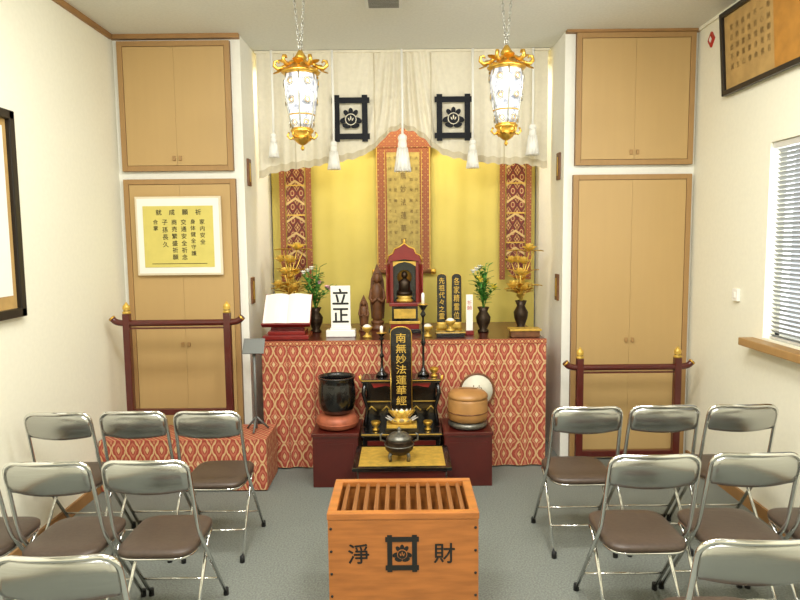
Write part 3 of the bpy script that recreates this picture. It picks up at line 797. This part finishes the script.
# ---------------------------------------------------------------- offertory box
r = root('offertory_box', 'varnished pine offertory box with slatted top and black crest lettering', 'offertory box', (-.005, 2.47, 0))
W, D, H = .303, .365, .505
b = B()
b.box(-W, W, 0, .02, .0, H - .025, M_box, .003).box(-W, W, D - .02, D, 0, H - .025, M_box, .003)
b.box(-W, -W + .02, .02, D - .02, 0, H - .025, M_box, .003).box(W - .02, W, .02, D - .02, 0, H - .025, M_box, .003)
b.box(-W + .02, W - .02, .02, D - .02, .28, .3, M_boxd)
b.done('body', r)
b = B()
b.box(-W - .003, W + .003, -.004, .03, H - .028, H, M_box, .004).box(-W - .003, W + .003, D - .03, D + .004, H - .028, H, M_box, .004)
b.box(-W - .003, -W + .035, .03, D - .03, H - .028, H, M_box, .004).box(W - .035, W + .003, .03, D - .03, H - .028, H, M_box, .004)
b.done('rim', r)
b = B(); n = 12
for i in range(n):
    x = -W + .035 + (2 * W - .07) * (i + .5) / n
    b.prism([(x - .0085, H - .03), (x + .0085, H - .03), (x + .0085, H - .014), (x, H - .008), (x - .0085, H - .014)], .028, D - .028, M_slat)
b.done('slatted_top', r)
B().ch('淨', -.18, -.002, .335, .09, M_ink, .012).done('lettering', r)
B().ch('財', .165, -.002, .335, .09, M_ink, .012).done('lettering', r)
b = B(); emblem(b, -.005, .335, .135, .155, -.0005, M_ink, M_box); b.done('emblem', r)
b = B()
for s in (-1, 1):
    for k in range(5):
        b.lathe([(.006, 0), (.005, .003), (.001, .004)], M_ink, seg=8, M=Matrix.Translation((s * (W - .012), 0, .06 + k * .095)) @ Matrix.Rotation(pi / 2, 4, 'X'))
b.done('nail_heads', r)

# ---------------------------------------------------------------- folding chairs
def chair(loc, rz):
    r = root('folding_chair', 'chrome tube folding chair with brown vinyl seat facing the altar', 'chair', loc, rz, 'rows of folding chairs')
    pts = fillet([(-.166, .21, .012), (-.164, -.12, .45), (-.158, -.2, .768), (.158, -.2, .768), (.164, -.12, .45), (.166, .21, .012)], .05, 7)
    out = []
    for a, c in zip(pts, pts[1:]):
        out.append(a)
        if (a - c).length > .12 and a.z > .7 and c.z > .7:
            for k in range(1, 8):
                p = a.lerp(c, k / 8); p.y -= .02 * (1 - (p.x / .11) ** 2) if abs(p.x) < .11 else 0; p.z += .004 * (1 - (p.x / .11) ** 2); out.append(p)
    out.append(pts[-1])
    B().tube(out, .0085, M_chrome, 10).done('frame', r)
    vs = []; fs = []; nu, nv = 14, 10
    for side in (0, 1):
        for j in range(nv + 1):
            t = j / nv; z = .632 + .132 * t
            hwid = .156 - .03 * max(0, (t - .68) / .32) ** 2 - .016 * max(0, (.3 - t) / .3) ** 2
            for i in range(nu + 1):
                u = -1 + 2 * i / nu; x = u * hwid
                y = -.198 + (.77 - z) * .25 - .022 * (1 - u * u) + (-.002 if side == 0 else .002) - .016 * (1 - (2 * t - 1) ** 2)
                vs.append((x, y, z + (.008 * u * u if j == 0 else 0)))
    m = (nu + 1) * (nv + 1)
    for j in range(nv):
        for i in range(nu):
            a = j * (nu + 1) + i
            fs.append((a, a + 1, a + nu + 2, a + nu + 1)); fs.append(tuple(m + k for k in (a, a + nu + 1, a + nu + 2, a + 1)))
    edge = [i for i in range(nu + 1)] + [j * (nu + 1) + nu for j in range(1, nv + 1)] + [nv * (nu + 1) + i for i in range(nu - 1, -1, -1)] + [j * (nu + 1) for j in range(nv - 1, 0, -1)]
    for k in range(len(edge)):
        a, c = edge[k], edge[(k + 1) % len(edge)]; fs.append((a, m + a, m + c, c))
    B().add(vs, fs, M_plate, True).done('backrest', r)['label'] = 'polished steel backrest'
    def ring(ins, z, n=36, hx=.153, hy=.175):
        o = []
        for k in range(n):
            q = 2 * pi * k / n; c, s = math.cos(q), math.sin(q); e = .42
            o.append(((hx - ins) * math.copysign(abs(c) ** e, c), -.01 + (hy - ins) * math.copysign(abs(s) ** e, s), z))
        return o
    dz = -.02
    lv = [(.012, .392), (0, .398), (0, .413), (.006, .42), (.02, .425), (.06, .427), (.11, .426)]
    vs = []; fs = []
    for ins, z in lv: vs += ring(ins, z + dz)
    for i in range(len(lv) - 1):
        for k in range(36): fs.append((i * 36 + k, i * 36 + (k + 1) % 36, (i + 1) * 36 + (k + 1) % 36, (i + 1) * 36 + k))
    fs.append(tuple(range(36))); fs.append(tuple((len(lv) - 1) * 36 + k for k in range(36)))
    B().add(vs, fs, M_vinyl, True).done('seat', r)['label'] = 'brown vinyl padded seat'
    B().tube([(x, y, .39 + dz) for x, y, z in ring(.008, 0)], .007, M_chrome, 6, True).done('seat_rim', r)
    for s in (-1, 1):
        B().tube(fillet([(s * .143, .1, .36), (s * .141, .06, .34), (s * .146, -.19, .012)], .03), .0078, M_chrome, 8).done('leg', r)
    B().tube([(-.143, -.11, .13), (.143, -.11, .13)], .0055, M_chrome, 8).done('crossbar', r)
    B().tube([(-.164, .125, .125), (.164, .125, .125)], .0055, M_chrome, 8).done('crossbar', r)
    for x, y in ((-.166, .21), (.166, .21), (-.146, -.19), (.146, -.19)):
        B().lathe([(.012, 0), (.012, .03), (.0095, .034)], M_rub, c=(x, y, 0), seg=10).done('foot_cap', r)
    return r
c0 = chair((-.955, 3.24, 0), 0)
for x, y, a, k in ((-1.32, 3.25, 0, 1), (-1.683, 3.24, 0, 1), (.90, 3.25, .0, 1.05), (1.282, 3.26, 0, 1.05), (1.665, 3.26, 0, 1.05),
                (-.98, 2.55, 0, 1.02), (-1.352, 2.545, 0, 1.02), (-1.725, 2.55, .0, 1.02), (.955, 2.555, 0, 1.07), (1.345, 2.565, 0, 1.07), (1.735, 2.56, 0, 1.07),
                (-.93, 1.82, .02, 1.04), (.985, 1.87, -.02, 1.1)):
    dup(c0, (x, y, 0), a, sx=k)

# ---------------------------------------------------------------- lights, world, camera
def area(name, loc, sx, sy, power, col, rot=(0, 0, 0)):
    l = bpy.data.lights.new(name, 'AREA'); l.shape = 'RECTANGLE'; l.size = sx; l.size_y = sy; l.energy = power; l.color = col
    o = bpy.data.objects.new(name, l); o.location = loc; o.rotation_euler = rot; COL.objects.link(o)
area('ceiling_light', (-.55, .7, 2.93), .5, 1.6, 66, (1, .99, .955))
area('ceiling_light', (.6, .7, 2.93), .5, 1.6, 66, (1, .99, .955))
area('ceiling_light', (-.75, 2.4, 2.90), 1.1, .4, 31, (1, .99, .95), (math.radians(28), 0, 0))
area('ceiling_light', (.8, 2.4, 2.90), 1.1, .4, 31, (1, .99, .95), (math.radians(28), 0, 0))
area('alcove_light', (0, 4.97, 2.9), 1.9, .12, 20, (1, .95, .83), (math.radians(14), 0, 0))
area('window_light', (2.4, (WY0 + WY1) / 2, 1.7), 1.1, 1.3, 45, (.94, .97, 1), (0, math.radians(90), 0))
wd = bpy.data.worlds.new('world'); S.world = wd; wd.use_nodes = True
bg = wd.node_tree.nodes['Background']
bg.inputs[0].default_value = (.86, .91, .95, 1); bg.inputs[1].default_value = 1.3

cam = bpy.data.cameras.new('camera'); co = bpy.data.objects.new('camera', cam); COL.objects.link(co)
cam.sensor_width = 36; cam.lens = 28.8; cam.shift_x = -.0025; cam.clip_start = .05
co.matrix_world = Matrix.Translation((0, 0, 1.6)) @ Matrix.Rotation(math.radians(90 - 5.53), 4, 'X') @ Matrix.Rotation(math.radians(-.6), 4, 'Z')
S.camera = co
S.view_settings.view_transform = 'Standard'; S.view_settings.exposure = 0.0
